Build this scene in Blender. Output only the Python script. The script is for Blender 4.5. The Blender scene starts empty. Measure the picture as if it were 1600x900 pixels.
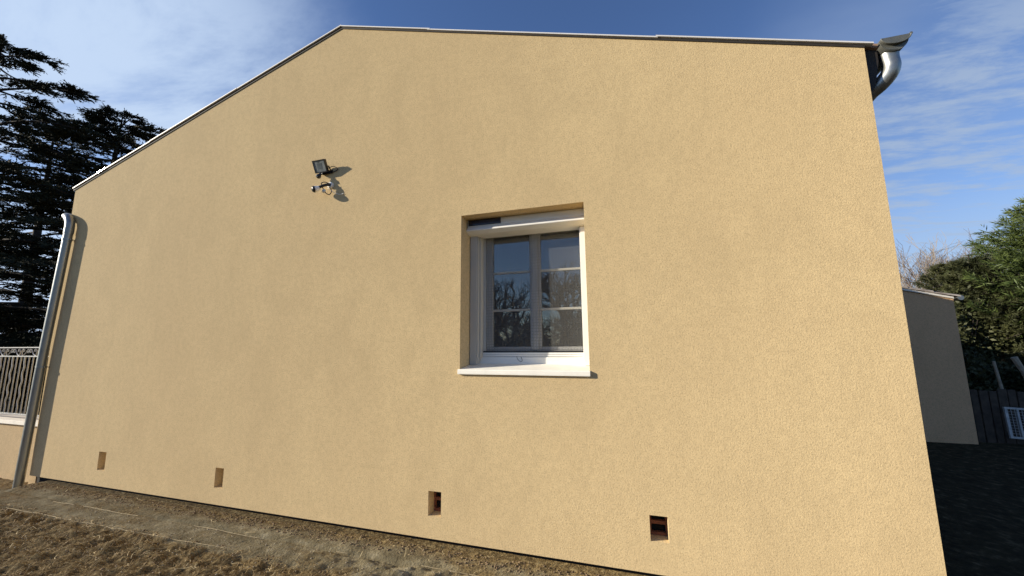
import bpy, bmesh, math, random
import numpy as np
from mathutils import Vector, Matrix, noise as mn
R = math.radians
S = bpy.context.scene
C = S.collection

# ------------------------------------------------------------------ camera, sky, sun, exposure
cam = bpy.data.cameras.new('camera'); camo = bpy.data.objects.new('camera', cam); C.objects.link(camo)
cam.lens = 13.315; cam.sensor_width = 36; cam.clip_start = 0.05; cam.clip_end = 3000
rr = [[0.95603, -0.28894, 0.05016], [0.29311, 0.94682, -0.13271], [-0.00915, 0.14158, 0.98988]]
camo.matrix_world = Matrix(((rr[0][0], rr[0][2], -rr[0][1], 0.0),
                            (rr[1][0], rr[1][2], -rr[1][1], -3.0),
                            (rr[2][0], rr[2][2], -rr[2][1], 1.62), (0, 0, 0, 1)))
S.camera = camo
SUN_EL, SUN_AZ = 18.5, 67.4           # azimuth measured from -Y towards -X
hx, hy = -math.sin(R(SUN_AZ)), -math.cos(R(SUN_AZ))
sunv = Vector((hx*math.cos(R(SUN_EL)), hy*math.cos(R(SUN_EL)), math.sin(R(SUN_EL))))
sl = bpy.data.lights.new('sun', 'SUN'); sl.energy = 5.0; sl.angle = R(0.5); sl.color = (1.0, 0.90, 0.74)
so = bpy.data.objects.new('sun', sl); C.objects.link(so); so.location = (-30, -15, 20)
so.rotation_euler = sunv.to_track_quat('Z', 'Y').to_euler()

w = bpy.data.worlds.new('World'); S.world = w; w.use_nodes = True
nt = w.node_tree; N = nt.nodes; L = nt.links; N.clear()
def wn(t, **k):
    n = N.new(t)
    for a, b in k.items(): setattr(n, a, b)
    return n
def wmath(op, a, b=None, c=None, clamp=False):
    n = wn('ShaderNodeMath', operation=op, use_clamp=clamp)
    for i, v in enumerate((a, b, c)):
        if v is None: continue
        if isinstance(v, (int, float)): n.inputs[i].default_value = v
        else: L.new(v, n.inputs[i])
    return n.outputs[0]
def wsmooth(v, a, b):
    n = wn('ShaderNodeMapRange', interpolation_type='SMOOTHSTEP')
    L.new(v, n.inputs['Value']); n.inputs['From Min'].default_value = a; n.inputs['From Max'].default_value = b
    return n.outputs[0]
sky = wn('ShaderNodeTexSky', sky_type='NISHITA'); sky.sun_disc = False
sky.sun_elevation = R(SUN_EL); sky.sun_rotation = math.atan2(sunv.x, sunv.y)
sky.air_density = 1.0; sky.dust_density = 0.15; sky.ozone_density = 2.0
tc = wn('ShaderNodeTexCoord'); sep = wn('ShaderNodeSeparateXYZ'); L.new(tc.outputs['Generated'], sep.inputs[0])
zz = wmath('MAXIMUM', sep.outputs['Z'], 0.0); den = wmath('ADD', zz, 0.12)
px_ = wmath('DIVIDE', sep.outputs['X'], den); py_ = wmath('DIVIDE', sep.outputs['Y'], den)
cmb = wn('ShaderNodeCombineXYZ'); L.new(px_, cmb.inputs[0]); L.new(py_, cmb.inputs[1])
def wnoise(vec, scale, rot, sc, detail, rough, dist=0.0):
    mp = wn('ShaderNodeMapping'); L.new(vec, mp.inputs[0]); mp.inputs['Rotation'].default_value = (0, 0, R(rot)); mp.inputs['Scale'].default_value = sc
    n = wn('ShaderNodeTexNoise'); L.new(mp.outputs[0], n.inputs['Vector'])
    n.inputs['Scale'].default_value = scale; n.inputs['Detail'].default_value = detail; n.inputs['Roughness'].default_value = rough; n.inputs['Distortion'].default_value = dist
    return n.outputs['Fac']
def dirmask(d, a, b):
    v = wn('ShaderNodeVectorMath', operation='DOT_PRODUCT'); L.new(tc.outputs['Generated'], v.inputs[0]); v.inputs[1].default_value = Vector(d).normalized()
    return wsmooth(v.outputs['Value'], a, b)
n1 = wnoise(cmb.outputs[0], 0.9, 25, (1.0, 2.6, 1), 9, 0.62, 0.35)       # cirrus on the left
n2 = wnoise(cmb.outputs[0], 4.2, -28, (0.8, 1.9, 1), 9, 0.66, 0.22)      # rippled cloud on the right
n3 = wnoise(cmb.outputs[0], 0.7, 10, (1, 1.5, 1), 6, 0.55, 0.2)
mL = dirmask((-0.87, 0.30, 0.36), 0.82, 0.985)
mR = dirmask((0.60, 0.78, 0.20), 0.90, 0.985)
mR2 = dirmask((0.55, 0.70, 0.45), 0.93, 0.995)
cL = wmath('MULTIPLY', wmath('ADD', wmath('MULTIPLY', wsmooth(n1, 0.40, 0.60), 0.66), 0.30), mL)
cR = wmath('MULTIPLY', wmath('ADD', wmath('MULTIPLY', wsmooth(n2, 0.38, 0.64), 0.62), 0.16), mR)
cT = wmath('MULTIPLY', wmath('MULTIPLY', wsmooth(n3, 0.35, 0.7), 0.30), mR2)
cB = wmath('MULTIPLY', wsmooth(n3, 0.50, 0.80), 0.10)
cH = wmath('MULTIPLY', wmath('MULTIPLY', wsmooth(wmath('MULTIPLY', zz, -1.0), -0.42, -0.10), 1.0), dirmask((-0.92, 0.36, 0.12), 0.70, 0.92))
cG = wmath('MULTIPLY', wmath('MULTIPLY', wsmooth(wmath('MULTIPLY', zz, -1.0), -0.34, -0.12), 0.60), dirmask((0.60, 0.80, 0.12), 0.80, 0.96))
cL = wmath('MAXIMUM', cL, cG)
cov = wmath('MAXIMUM', wmath('MAXIMUM', wmath('MAXIMUM', cL, cH), cR), wmath('MAXIMUM', cT, cB))
# brightness of cloud: strongest toward the sun
sd = wn('ShaderNodeVectorMath', operation='DOT_PRODUCT'); L.new(tc.outputs['Generated'], sd.inputs[0]); sd.inputs[1].default_value = sunv
bri = wn('ShaderNodeMapRange'); L.new(sd.outputs['Value'], bri.inputs['Value'])
bri.inputs['From Min'].default_value = -0.6; bri.inputs['From Max'].default_value = 1.0; bri.inputs['To Min'].default_value = 6.6; bri.inputs['To Max'].default_value = 9.8
cc = wn('ShaderNodeVectorMath', operation='SCALE'); cc.inputs[0].default_value = (0.74, 0.92, 1.20); L.new(bri.outputs[0], cc.inputs['Scale'])
tint = wn('ShaderNodeMix', data_type='RGBA', blend_type='MULTIPLY'); tint.inputs['Factor'].default_value = 1.0
L.new(sky.outputs[0], tint.inputs['A']); tint.inputs['B'].default_value = (1.20, 1.40, 1.86, 1)
mx = wn('ShaderNodeMix', data_type='RGBA'); L.new(cov, mx.inputs['Factor']); L.new(tint.outputs['Result'], mx.inputs['A']); L.new(cc.outputs[0], mx.inputs['B'])
bg = wn('ShaderNodeBackground'); L.new(mx.outputs['Result'], bg.inputs[0]); bg.inputs[1].default_value = 0.05
wo = wn('ShaderNodeOutputWorld'); L.new(bg.outputs[0], wo.inputs[0])

S.render.engine = 'CYCLES'
S.view_settings.view_transform = 'Standard'; S.view_settings.look = 'None'; S.view_settings.gamma = 1.0
S.view_settings.use_curve_mapping = False; S.view_settings.exposure = 0.75
S.cycles.use_denoising = True; S.cycles.max_bounces = 6; S.cycles.transparent_max_bounces = 16
S.render.film_transparent = False

# ------------------------------------------------------------------ material helper
class Mat:
    def __init__(s, name):
        s.m = bpy.data.materials.new(name); s.m.use_nodes = True; s.t = s.m.node_tree
        s.t.nodes.clear(); s.out = s.t.nodes.new('ShaderNodeOutputMaterial'); s.b = s.t.nodes.new('ShaderNodeBsdfPrincipled')
        s.t.links.new(s.b.outputs[0], s.out.inputs[0]); s.geo = None
    def n(s, t, **k):
        n = s.t.nodes.new(t)
        for a, b in k.items(): setattr(n, a, b)
        return n
    def l(s, a, b): s.t.links.new(a, b)
    def pos(s):
        if not s.geo: s.geo = s.n('ShaderNodeNewGeometry').outputs['Position']
        return s.geo
    def noise(s, scale, detail=4, rough=0.55, sc=(1, 1, 1), vec=None, dist=0.0, out='Fac', rot=(0, 0, 0)):
        mp = s.n('ShaderNodeMapping'); s.l(vec or s.pos(), mp.inputs[0]); mp.inputs['Scale'].default_value = sc; mp.inputs['Rotation'].default_value = rot
        n = s.n('ShaderNodeTexNoise'); s.l(mp.outputs[0], n.inputs['Vector'])
        n.inputs['Scale'].default_value = scale; n.inputs['Detail'].default_value = detail; n.inputs['Roughness'].default_value = rough; n.inputs['Distortion'].default_value = dist
        return n.outputs[out]
    def voro(s, scale, feature='F1', sc=(1, 1, 1)):
        mp = s.n('ShaderNodeMapping'); s.l(s.pos(), mp.inputs[0]); mp.inputs['Scale'].default_value = sc
        n = s.n('ShaderNodeTexVoronoi', feature=feature); s.l(mp.outputs[0], n.inputs['Vector']); n.inputs['Scale'].default_value = scale
        return n.outputs['Distance']
    def ramp(s, v, stops):
        r = s.n('ShaderNodeValToRGB'); s.l(v, r.inputs[0]); e = r.color_ramp.elements
        while len(e) < len(stops): e.new(0.5)
        for i, (p, c) in enumerate(stops): e[i].position = p; e[i].color = (*c, 1) if len(c) == 3 else c
        return r.outputs[0]
    def mix(s, f, a, b, blend='MIX'):
        m = s.n('ShaderNodeMix', data_type='RGBA', blend_type=blend)
        for k, v in (('Factor', f), ('A', a), ('B', b)):
            if isinstance(v, (int, float)): m.inputs[k].default_value = v
            elif isinstance(v, tuple): m.inputs[k].default_value = (*v, 1)
            else: s.l(v, m.inputs[k])
        return m.outputs['Result']
    def math(s, op, a, b=None, clamp=False):
        m = s.n('ShaderNodeMath', operation=op, use_clamp=clamp)
        for i, v in enumerate((a, b)):
            if v is None: continue
            if isinstance(v, (int, float)): m.inputs[i].default_value = v
            else: s.l(v, m.inputs[i])
        return m.outputs[0]
    def smooth(s, v, a, b):
        n = s.n('ShaderNodeMapRange', interpolation_type='SMOOTHSTEP'); s.l(v, n.inputs['Value'])
        n.inputs['From Min'].default_value = a; n.inputs['From Max'].default_value = b
        return n.outputs[0]
    def col(s, c):
        if isinstance(c, tuple): s.b.inputs['Base Color'].default_value = (*c, 1)
        else: s.l(c, s.b.inputs['Base Color'])
    def bump(s, h, strength, dist, prev=None):
        b = s.n('ShaderNodeBump'); s.l(h, b.inputs['Height']); b.inputs['Strength'].default_value = strength; b.inputs['Distance'].default_value = dist
        if prev: s.l(prev, b.inputs['Normal'])
        s.l(b.outputs[0], s.b.inputs['Normal']); return b.outputs[0]
    def set(s, **k):
        for a, v in k.items():
            a = a.replace('_', ' ')
            s.b.inputs[a].default_value = v
        return s

def simple(name, c, rough=0.5, metal=0.0, var=0.12, vs=12, bump=0.0, bs=60, spec=0.5, **k):
    m = Mat(name)
    nz = m.noise(vs, 5, 0.6)
    m.col(m.ramp(nz, [(0.3, tuple(max(0, x*(1-var)) for x in c)), (0.7, tuple(min(1, x*(1+var)) for x in c))]))
    m.set(Roughness=rough, Metallic=metal); m.b.inputs['Specular IOR Level'].default_value = spec
    if bump: m.bump(m.noise(bs, 4, 0.6), 0.5, bump)
    for a, v in k.items(): m.b.inputs[a.replace('_', ' ')].default_value = v
    return m.m

def stucco(name, c0, c1, grain=1.0):
    m = Mat(name)
    big = m.noise(0.55, 5, 0.6, sc=(1, 1, 0.7)); mid = m.noise(4, 6, 0.65)
    fine = m.noise(95, 3, 0.6)
    streak = m.noise(1.1, 4, 0.6, sc=(1.5, 1, 0.35))
    base = m.mix(m.smooth(big, 0.3, 0.7), c0, c1)
    base = m.mix(m.math('MULTIPLY', m.smooth(mid, 0.35, 0.75), 0.32), base, tuple(x*0.86 for x in c1))
    base = m.mix(m.math('MULTIPLY', m.smooth(streak, 0.5, 0.8), 0.18), base, tuple(x*0.82 for x in c0))
    blot = m.noise(1.5, 6, 0.62, sc=(1.4, 1, 0.8), dist=0.8); spk = m.noise(21, 5, 0.7)
    base = m.mix(m.math('MULTIPLY', m.smooth(blot, 0.42, 0.70), 0.32), base, tuple(x*0.80 for x in c1))
    base = m.mix(m.math('MULTIPLY', m.smooth(spk, 0.40, 0.64), 0.32), base, tuple(x*0.74 for x in c1))
    # fine dark speckle that strengthens the grain
    base = m.mix(m.math('MULTIPLY', m.smooth(fine, 0.48, 0.66), 0.60), base, tuple(x*0.62 for x in c1))
    m.col(base); m.set(Roughness=0.95); m.b.inputs['Specular IOR Level'].default_value = 0.15
    m.b.inputs['Diffuse Roughness'].default_value = 0.40
    g1 = m.noise(82, 4, 0.66, dist=0.5); g2 = m.noise(150, 2, 0.5); g3 = m.noise(2.2, 3, 0.5)
    h = m.math('ADD', m.math('MULTIPLY', g1, 0.0044*grain), m.math('MULTIPLY', g2, 0.0020*grain))
    h = m.math('ADD', h, m.math('MULTIPLY', g3, 0.006))
    m.bump(h, 0.5, 1.0)
    return m.m

M = {}
M['render'] = stucco('beige_render', (0.715, 0.552, 0.303), (0.668, 0.508, 0.279))
M['render_low'] = stucco('cream_render', (0.68, 0.50, 0.28), (0.62, 0.46, 0.26))
M['render_grey'] = stucco('annex_render', (0.78, 0.50, 0.28), (0.73, 0.47, 0.26), 0.5)
M['reveal'] = M['render']
M['white'] = simple('white_lacquered_aluminium', (0.78, 0.77, 0.72), 0.32, 0, 0.03, 6)
M['ivory'] = simple('ivory_plastic', (0.70, 0.67, 0.58), 0.4, 0, 0.03, 6)
M['pvc'] = simple('pale_grey_frame', (0.50, 0.50, 0.48), 0.35, 0, 0.04, 8)
M['guide_shaded'] = simple('shade_grey_guide', (0.50, 0.49, 0.45), 0.4, 0, 0.03, 6)  # left guide greyed, the shade of its jamb put into the colour
M['sill'] = simple('cast_stone_sill', (0.80, 0.77, 0.68), 0.7, 0, 0.06, 9, bump=0.0006, bs=180)
M['black'] = simple('black_plastic', (0.015, 0.015, 0.017), 0.35, 0, 0.1)
M['rubber'] = simple('black_cable', (0.02, 0.02, 0.02), 0.6, 0, 0.1)
M['solar'] = simple('solar_cell_glass', (0.02, 0.028, 0.05), 0.12, 0, 0.2)
M['camwhite'] = simple('white_camera_shell', (0.78, 0.78, 0.76), 0.35, 0, 0.03)
M['zinc'] = None
def zinc(name, c, rough, var=0.22, bump=0.0008):
    m = Mat(name); a = m.noise(7, 6, 0.65, sc=(1, 1, 0.35)); b = m.noise(45, 4, 0.6)
    m.col(m.ramp(a, [(0.25, tuple(x*(1-var) for x in c)), (0.75, tuple(min(1, x*(1+var)) for x in c))]))
    m.set(Metallic=0.85)
    m.l(m.math('ADD', m.math('MULTIPLY', b, 0.25), rough), m.b.inputs['Roughness']); m.bump(m.noise(3.5, 3, 0.5), 0.5, bump*6)
    return m.m
M['zinc'] = zinc('weathered_zinc', (0.30, 0.31, 0.30), 0.28)
M['zinc_old'] = zinc('dull_zinc', (0.20, 0.205, 0.185), 0.55)
M['trim'] = simple('verge_metal', (0.66, 0.65, 0.63), 0.5, 0.0, 0.05, 5, spec=0.3)
M['glint'] = simple('glint_tab_metal', (0.7, 0.7, 0.68), 0.16, 1.0, 0.05, 5)  # polished metal for the added glint tab
M['verge_shadow'] = simple('verge_shadow_dark', (0.022, 0.018, 0.015), 0.8, 0, 0.3)  # colour of the painted shadow line below the verge trim
M['soffit'] = simple('dark_stained_wood', (0.020, 0.015, 0.012), 0.7, 0, 0.3)
M['brick'] = simple('hollow_brick', (0.26, 0.10, 0.055), 0.9, 0, 0.25, 20, bump=0.001)
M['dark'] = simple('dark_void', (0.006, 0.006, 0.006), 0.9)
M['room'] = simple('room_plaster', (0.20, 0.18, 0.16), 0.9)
M['iron'] = simple('grey_painted_iron', (0.36, 0.36, 0.35), 0.42, 0.3, 0.15)
M['coping'] = simple('pale_coping', (0.66, 0.62, 0.54), 0.75, 0, 0.1, 8, bump=0.0008)
M['wood_dark'] = simple('weathered_dark_boards', (0.060, 0.045, 0.032), 0.9, 0, 0.45, 9, bump=0.002, bs=30)
M['wood_pale'] = simple('pale_stake_wood', (0.34, 0.28, 0.20), 0.85, 0, 0.25, 14)
M['rack'] = simple('chalky_white_paint', (0.42, 0.42, 0.40), 0.7, 0, 0.25, 20)
M['mesh_dark'] = simple('dark_grille', (0.03, 0.03, 0.03), 0.8)
M['footing'] = simple('shadow_dark_footing', (0.010, 0.009, 0.008), 0.95, 0, 0.4, 30)  # near-black colour stands for the shadow under the wall's overhang
M['bark'] = simple('cedar_bark', (0.030, 0.023, 0.017), 0.95, 0, 0.4, 6, bump=0.02, bs=12)
M['bark_pale'] = simple('grey_bark', (0.100, 0.074, 0.060), 0.95, 0, 0.3, 6)
M['bark_white'] = simple('pale_bark', (0.20, 0.17, 0.14), 0.9, 0, 0.2, 6)
M['bark_oak'] = simple('oak_bark', (0.10, 0.08, 0.06), 0.95, 0, 0.3, 6)
M['glass_lamp'] = simple('frosted_lamp_glass', (0.20, 0.22, 0.22), 0.08, 0, 0.5, 22)
def leafmat(name, dark, light, rough=0.6):
    m = Mat(name); a = m.noise(0.9, 3, 0.6); b = m.noise(9, 3, 0.6)
    f = m.math('ADD', m.math('MULTIPLY', a, 0.5), m.math('MULTIPLY', b, 0.5))
    m.col(m.ramp(f, [(0.36, dark), (0.62, light)])); m.set(Roughness=rough); m.b.inputs['Specular IOR Level'].default_value = 0.3
    return m.m
M['cedar'] = leafmat('cedar_needles', (0.013, 0.016, 0.009), (0.036, 0.041, 0.022), 0.9)
M['cypress'] = leafmat('cypress_fronds', (0.030, 0.050, 0.013), (0.088, 0.115, 0.028))
M['dark_leaf'] = leafmat('dark_evergreen', (0.020, 0.026, 0.010), (0.058, 0.062, 0.022))
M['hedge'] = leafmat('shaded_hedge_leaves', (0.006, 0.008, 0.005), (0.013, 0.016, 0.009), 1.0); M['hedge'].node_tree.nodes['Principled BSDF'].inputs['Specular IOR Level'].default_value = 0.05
M['roof_tile'] = None
m = Mat('canal_roof_tiles'); v = m.noise(3.5, 4, 0.6); m.col(m.ramp(v, [(0.3, (0.20, 0.12, 0.08)), (0.55, (0.30, 0.20, 0.14)), (0.75, (0.36, 0.30, 0.24))]))
wv = m.n('ShaderNodeTexWave', wave_type='BANDS', bands_direction='Y'); m.l(m.pos(), wv.inputs['Vector']); wv.inputs['Scale'].default_value = 1.6
m.bump(wv.outputs['Fac'], 1.0, 0.05); m.set(Roughness=0.9); M['roof_tile'] = m.m
m = Mat('pale_verge_tiles'); v = m.noise(6, 5, 0.65); m.col(m.ramp(v, [(0.3, (0.20, 0.16, 0.13)), (0.7, (0.42, 0.37, 0.31))])); m.set(Roughness=0.9); m.bump(m.noise(40, 4), 0.6, 0.002); M['tile_pale'] = m.m

# glass: reflective, dark room behind
m = Mat('window_glass'); m.t.nodes.remove(m.b)
tr = m.n('ShaderNodeBsdfTransparent'); tr.inputs[0].default_value = (0.55, 0.57, 0.57, 1)
gl = m.n('ShaderNodeBsdfGlossy'); gl.inputs['Roughness'].default_value = 0.005; gl.inputs[0].default_value = (0.95, 0.93, 0.88, 1)
lw = m.n('ShaderNodeLayerWeight'); lw.inputs[0].default_value = 0.35
fac = m.math('MINIMUM', m.math('ADD', m.math('MULTIPLY', lw.outputs['Fresnel'], 1.3), 0.22), 0.9)
bn = m.n('ShaderNodeBump'); m.l(m.noise(2.0, 2, 0.4), bn.inputs['Height']); bn.inputs['Strength'].default_value = 0.03; bn.inputs['Distance'].default_value = 0.004
m.l(bn.outputs[0], gl.inputs['Normal'])
ms = m.n('ShaderNodeMixShader'); m.l(fac, ms.inputs[0]); m.l(tr.outputs[0], ms.inputs[1]); m.l(gl.outputs[0], ms.inputs[2]); m.l(ms.outputs[0], m.out.inputs[0])
M['glass'] = m.m
# insect screen: woven black mesh, mostly see-through
m = Mat('insect_screen_mesh'); m.t.nodes.remove(m.b)
tr = m.n('ShaderNodeBsdfTransparent'); df = m.n('ShaderNodeBsdfDiffuse'); df.inputs[0].default_value = (0.15, 0.15, 0.145, 1)
sp = m.n('ShaderNodeSeparateXYZ'); m.l(m.pos(), sp.inputs[0])
def grat(v, pitch): return m.math('ADD', m.math('MULTIPLY', m.math('SINE', m.math('MULTIPLY', v, 2*math.pi/pitch)), 0.5), 0.5)
wob = m.math('MULTIPLY', m.noise(2.2, 2, 0.5), 0.035)
gx = grat(m.math('ADD', sp.outputs['X'], wob), 0.026); gz = grat(m.math('ADD', sp.outputs['Z'], wob), 0.026)
gg = m.math('ADD', m.math('MULTIPLY', m.math('MAXIMUM', gx, gz), 0.11), 0.14)
ms = m.n('ShaderNodeMixShader'); m.l(gg, ms.inputs[0]); m.l(tr.outputs[0], ms.inputs[1]); m.l(df.outputs[0], ms.inputs[2]); m.l(ms.outputs[0], m.out.inputs[0])
M['screen'] = m.m

# ------------------------------------------------------------------ mesh helper
class MB:
    def __init__(s): s.v = []; s.f = []
    def add(s, vs, fs):
        o = len(s.v); s.v += [tuple(v) for v in vs]; s.f += [tuple(i+o for i in f) for f in fs]; return s
    def box(s, x0, x1, y0, y1, z0, z1, mat=None):
        vs = [(x, y, z) for x in (x0, x1) for y in (y0, y1) for z in (z0, z1)]
        if mat: vs = [mat @ Vector(v) for v in vs]
        return s.add(vs, [(0, 1, 3, 2), (4, 6, 7, 5), (0, 4, 5, 1), (2, 3, 7, 6), (0, 2, 6, 4), (1, 5, 7, 3)])
    def obox(s, c, size, mat):
        a, b, d = (x/2 for x in size); T = Matrix.Translation(c) @ mat.to_4x4(); return s.box(-a, a, -b, b, -d, d, T)
    def prism(s, prof, axis, a, b):     # closed profile extruded along an axis (0 x, 1 y)
        n = len(prof)
        def P(p, t): return (t, p[0], p[1]) if axis == 0 else (p[0], t, p[1])
        vs = [P(p, a) for p in prof] + [P(p, b) for p in prof]
        return s.add(vs, [tuple(range(n)), tuple(range(2*n-1, n-1, -1))] + [(i, (i+1) % n, n+(i+1) % n, n+i) for i in range(n)])
    def tube(s, pts, rad, n=10, cap=True):
        pts = [Vector(p) for p in pts]; rad = rad if isinstance(rad, (list, tuple)) else [rad]*len(pts); rings = []; up = None
        for i, p in enumerate(pts):
            t = (pts[min(i+1, len(pts)-1)]-pts[max(i-1, 0)]).normalized()
            if up is None: up = t.orthogonal().normalized()
            u = (up - t*up.dot(t)); u = u.normalized() if u.length > 1e-6 else t.orthogonal().normalized(); up = u; wv = t.cross(u)
            rings.append([p + (u*math.cos(2*math.pi*k/n)+wv*math.sin(2*math.pi*k/n))*rad[i] for k in range(n)])
        vs = [v for r in rings for v in r]; fs = []
        for i in range(len(pts)-1):
            for k in range(n): fs.append((i*n+k, i*n+(k+1) % n, (i+1)*n+(k+1) % n, (i+1)*n+k))
        if cap: fs += [tuple(reversed(range(n))), tuple(range((len(pts)-1)*n, len(pts)*n))]
        return s.add(vs, fs)
    def sphere(s, c, r, nu=16, nv=10, sc=(1, 1, 1), mat=None):
        vs = []; c = Vector(c)
        for j in range(nv+1):
            th = math.pi*j/nv
            for i in range(nu):
                ph = 2*math.pi*i/nu; v = Vector((math.sin(th)*math.cos(ph)*sc[0], math.sin(th)*math.sin(ph)*sc[1], math.cos(th)*sc[2]))*r
                if mat: v = mat @ v
                vs.append(c+v)
        return s.add(vs, [(j*nu+i, j*nu+(i+1) % nu, (j+1)*nu+(i+1) % nu, (j+1)*nu+i) for j in range(nv) for i in range(nu)])
    def build(s, name, mat, parent=None, smooth=False, bevel=0.0, seg=2):
        me = bpy.data.meshes.new(name); me.from_pydata([tuple(v) for v in s.v], [], s.f); me.update()
        bm = bmesh.new(); bm.from_mesh(me)
        if smooth or bevel: bmesh.ops.remove_doubles(bm, verts=bm.verts, dist=1e-5)
        bmesh.ops.recalc_face_normals(bm, faces=bm.faces)
        if bevel: bmesh.ops.bevel(bm, geom=bm.edges[:], offset=bevel, segments=seg, affect='EDGES', clamp_overlap=True)
        bm.to_mesh(me); bm.free()
        if smooth:
            for p in me.polygons: p.use_smooth = True
            me.set_sharp_from_angle(angle=R(40))
        me.materials.append(mat); o = bpy.data.objects.new(name, me); C.objects.link(o)
        if parent:
            o.parent = parent; o.matrix_parent_inverse = Matrix.Translation(parent_world(parent)).inverted()
        return o
def parent_world(p):
    return Vector(p.location) if p.type == 'EMPTY' else Vector((0, 0, 0))   # part meshes sit in world coordinates
def fastmesh(name, V, F, mat, parent=None, k=4):
    V = np.asarray(V, dtype=np.float32); F = np.asarray(F, dtype=np.int32)
    me = bpy.data.meshes.new(name); me.vertices.add(len(V)); me.vertices.foreach_set('co', V.ravel())
    me.loops.add(F.size); me.loops.foreach_set('vertex_index', F.ravel()); me.polygons.add(len(F))
    me.polygons.foreach_set('loop_start', np.arange(0, F.size, k, dtype=np.int32)); me.polygons.foreach_set('loop_total', np.full(len(F), k, dtype=np.int32))
    me.update(calc_edges=True); me.validate()
    me.materials.append(mat); o = bpy.data.objects.new(name, me); C.objects.link(o)
    if parent: o.parent = parent; o.matrix_parent_inverse = Matrix.Translation(parent_world(parent)).inverted()
    return o
def tag(o, label=None, cat=None, group=None, kind=None):
    if label: o['label'] = label
    if cat: o['category'] = cat
    if group: o['group'] = group
    if kind: o['kind'] = kind
    return o
def thing(name, loc, label, cat, group=None):
    o = bpy.data.objects.new(name, None); C.objects.link(o); o.location = loc; o.empty_display_size = 0.3
    return tag(o, label, cat, group)
def catmull(pts, n=6):
    P = [Vector(p) for p in pts]; P = [P[0]*2-P[1]] + P + [P[-1]*2-P[-2]]; out = []
    for i in range(1, len(P)-2):
        for k in range(n):
            t = k/n; a, b, c, d = P[i-1], P[i], P[i+1], P[i+2]
            out.append(0.5*((2*b)+(c-a)*t+(2*a-5*b+4*c-d)*t*t+(3*b-a-3*c+d)*t**3))
    out.append(P[-2]); return out

# ------------------------------------------------------------------ ground
def ss(a, b, x):
    t = min(1, max(0, (x-a)/(b-a))); return t*t*(3-2*t)
def gz(x, y, fine=True):
    z = -0.115*ss(6.85, 7.3, -x)
    z += -0.20*ss(2.0, 5.0, x)
    if y < -6: z += 0.0
    if fine:
        near = 1.0 if -12 < x < 6 and -4 < y < 0.4 else 0.0
        if near:
            q = Vector((x*5, y*5, 0.3)); z += 0.012*mn.noise(q)
            z += 0.012*ss(-0.16, -0.02, y)*(mn.noise(Vector((x*13, y*17, 4)))+0.5*mn.noise(Vector((x*31, y*31, 2))))
            rough = ss(-0.50, -0.62, y); rough = max(rough, ss(-3.6, -1.2, x)*ss(-0.26, -0.34, y))
            z += rough*(0.030*mn.noise(Vector((x*9, y*11, 1)))+0.020*mn.noise(Vector((x*24, y*30, 8)))+0.008*mn.noise(Vector((x*55, y*60, 3))))
            z += (1-rough)*0.004*mn.noise(Vector((x*30, y*30, 7)))
            z -= 0.022*math.exp(-((y+0.29+0.02*mn.noise(Vector((x*2, 0, 9))))/0.018)**2)*(1 if x < -1 else 0.4)   # string groove
    if -0.035 < y < 0.3 and -7.6 < x < 2: z = min(z, -0.004)
    return z
xs = [-400, -200, -100, -60, -40, -28, -20, -16, -14, -12, -10.5] + list(np.arange(-9.5, -4, 0.022)) + list(np.arange(-4, 1.9, 0.018)) + list(np.arange(1.95, 6, 0.1)) + list(np.arange(6, 16, 0.6)) + [20, 28, 40, 60, 100, 200, 400]
ys = [-400, -200, -100, -60, -40, -28, -20, -14, -10, -7, -5, -4, -3.2, -2.6, -2.1] + list(np.arange(-1.8, -0.9, 0.03)) + list(np.arange(-0.9, 0.06, 0.015)) + [0.1, 0.2, 0.35] + list(np.arange(0.6, 9, 0.3)) + [9.5, 11, 13, 16, 20, 28, 40, 60, 100, 200, 400]
nx, ny = len(xs), len(ys)
V = np.array([(x, y, gz(x, y)) for y in ys for x in xs])
I = np.arange(nx*ny).reshape(ny, nx)
F = np.stack([I[:-1, :-1].ravel(), I[:-1, 1:].ravel(), I[1:, 1:].ravel(), I[1:, :-1].ravel()], 1)
m = Mat('bare_soil_and_mortar'); sp = m.n('ShaderNodeSeparateXYZ'); m.l(m.pos(), sp.inputs[0]); X, Y = sp.outputs['X'], sp.outputs['Y']
wob = m.math('MULTIPLY', m.math('SUBTRACT', m.noise(3.0, 5, 0.6), 0.5), 0.16)
yw = m.math('ADD', Y, wob)
soil = m.ramp(m.noise(24, 6, 0.7), [(0.30, (0.050, 0.030, 0.012)), (0.5, (0.215, 0.148, 0.062)), (0.68, (0.46, 0.35, 0.165))])
mort = m.ramp(m.noise(7, 7, 0.68), [(0.3, (0.15, 0.120, 0.062)), (0.5, (0.28, 0.232, 0.132)), (0.72, (0.50, 0.43, 0.27))])
grass = m.ramp(m.noise(11, 6, 0.7), [(0.3, (0.012, 0.009, 0.005)), (0.55, (0.048, 0.038, 0.019)), (0.72, (0.17, 0.13, 0.075))])
band = m.math('MULTIPLY', m.smooth(yw, -0.60, -0.54), m.smooth(m.math('MULTIPLY', yw, -1.0), 0.06, 0.20))
patch = m.smooth(m.noise(2.3, 4, 0.6, sc=(0.5, 1, 1)), 0.32, 0.50)
c = m.mix(m.math('MULTIPLY', band, patch), soil, mort)
right = m.math('MAXIMUM', m.smooth(X, 1.8, 2.3), m.math('MAXIMUM', m.smooth(Y, 0.3, 0.5), m.smooth(m.math('MULTIPLY', Y, -1.0), 4.0, 9.0)))
c = m.mix(right, c, grass); m.col(c); m.set(Roughness=1.0); m.b.inputs['Specular IOR Level'].default_value = 0.1; m.b.inputs['Diffuse Roughness'].default_value = 1.0
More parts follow.
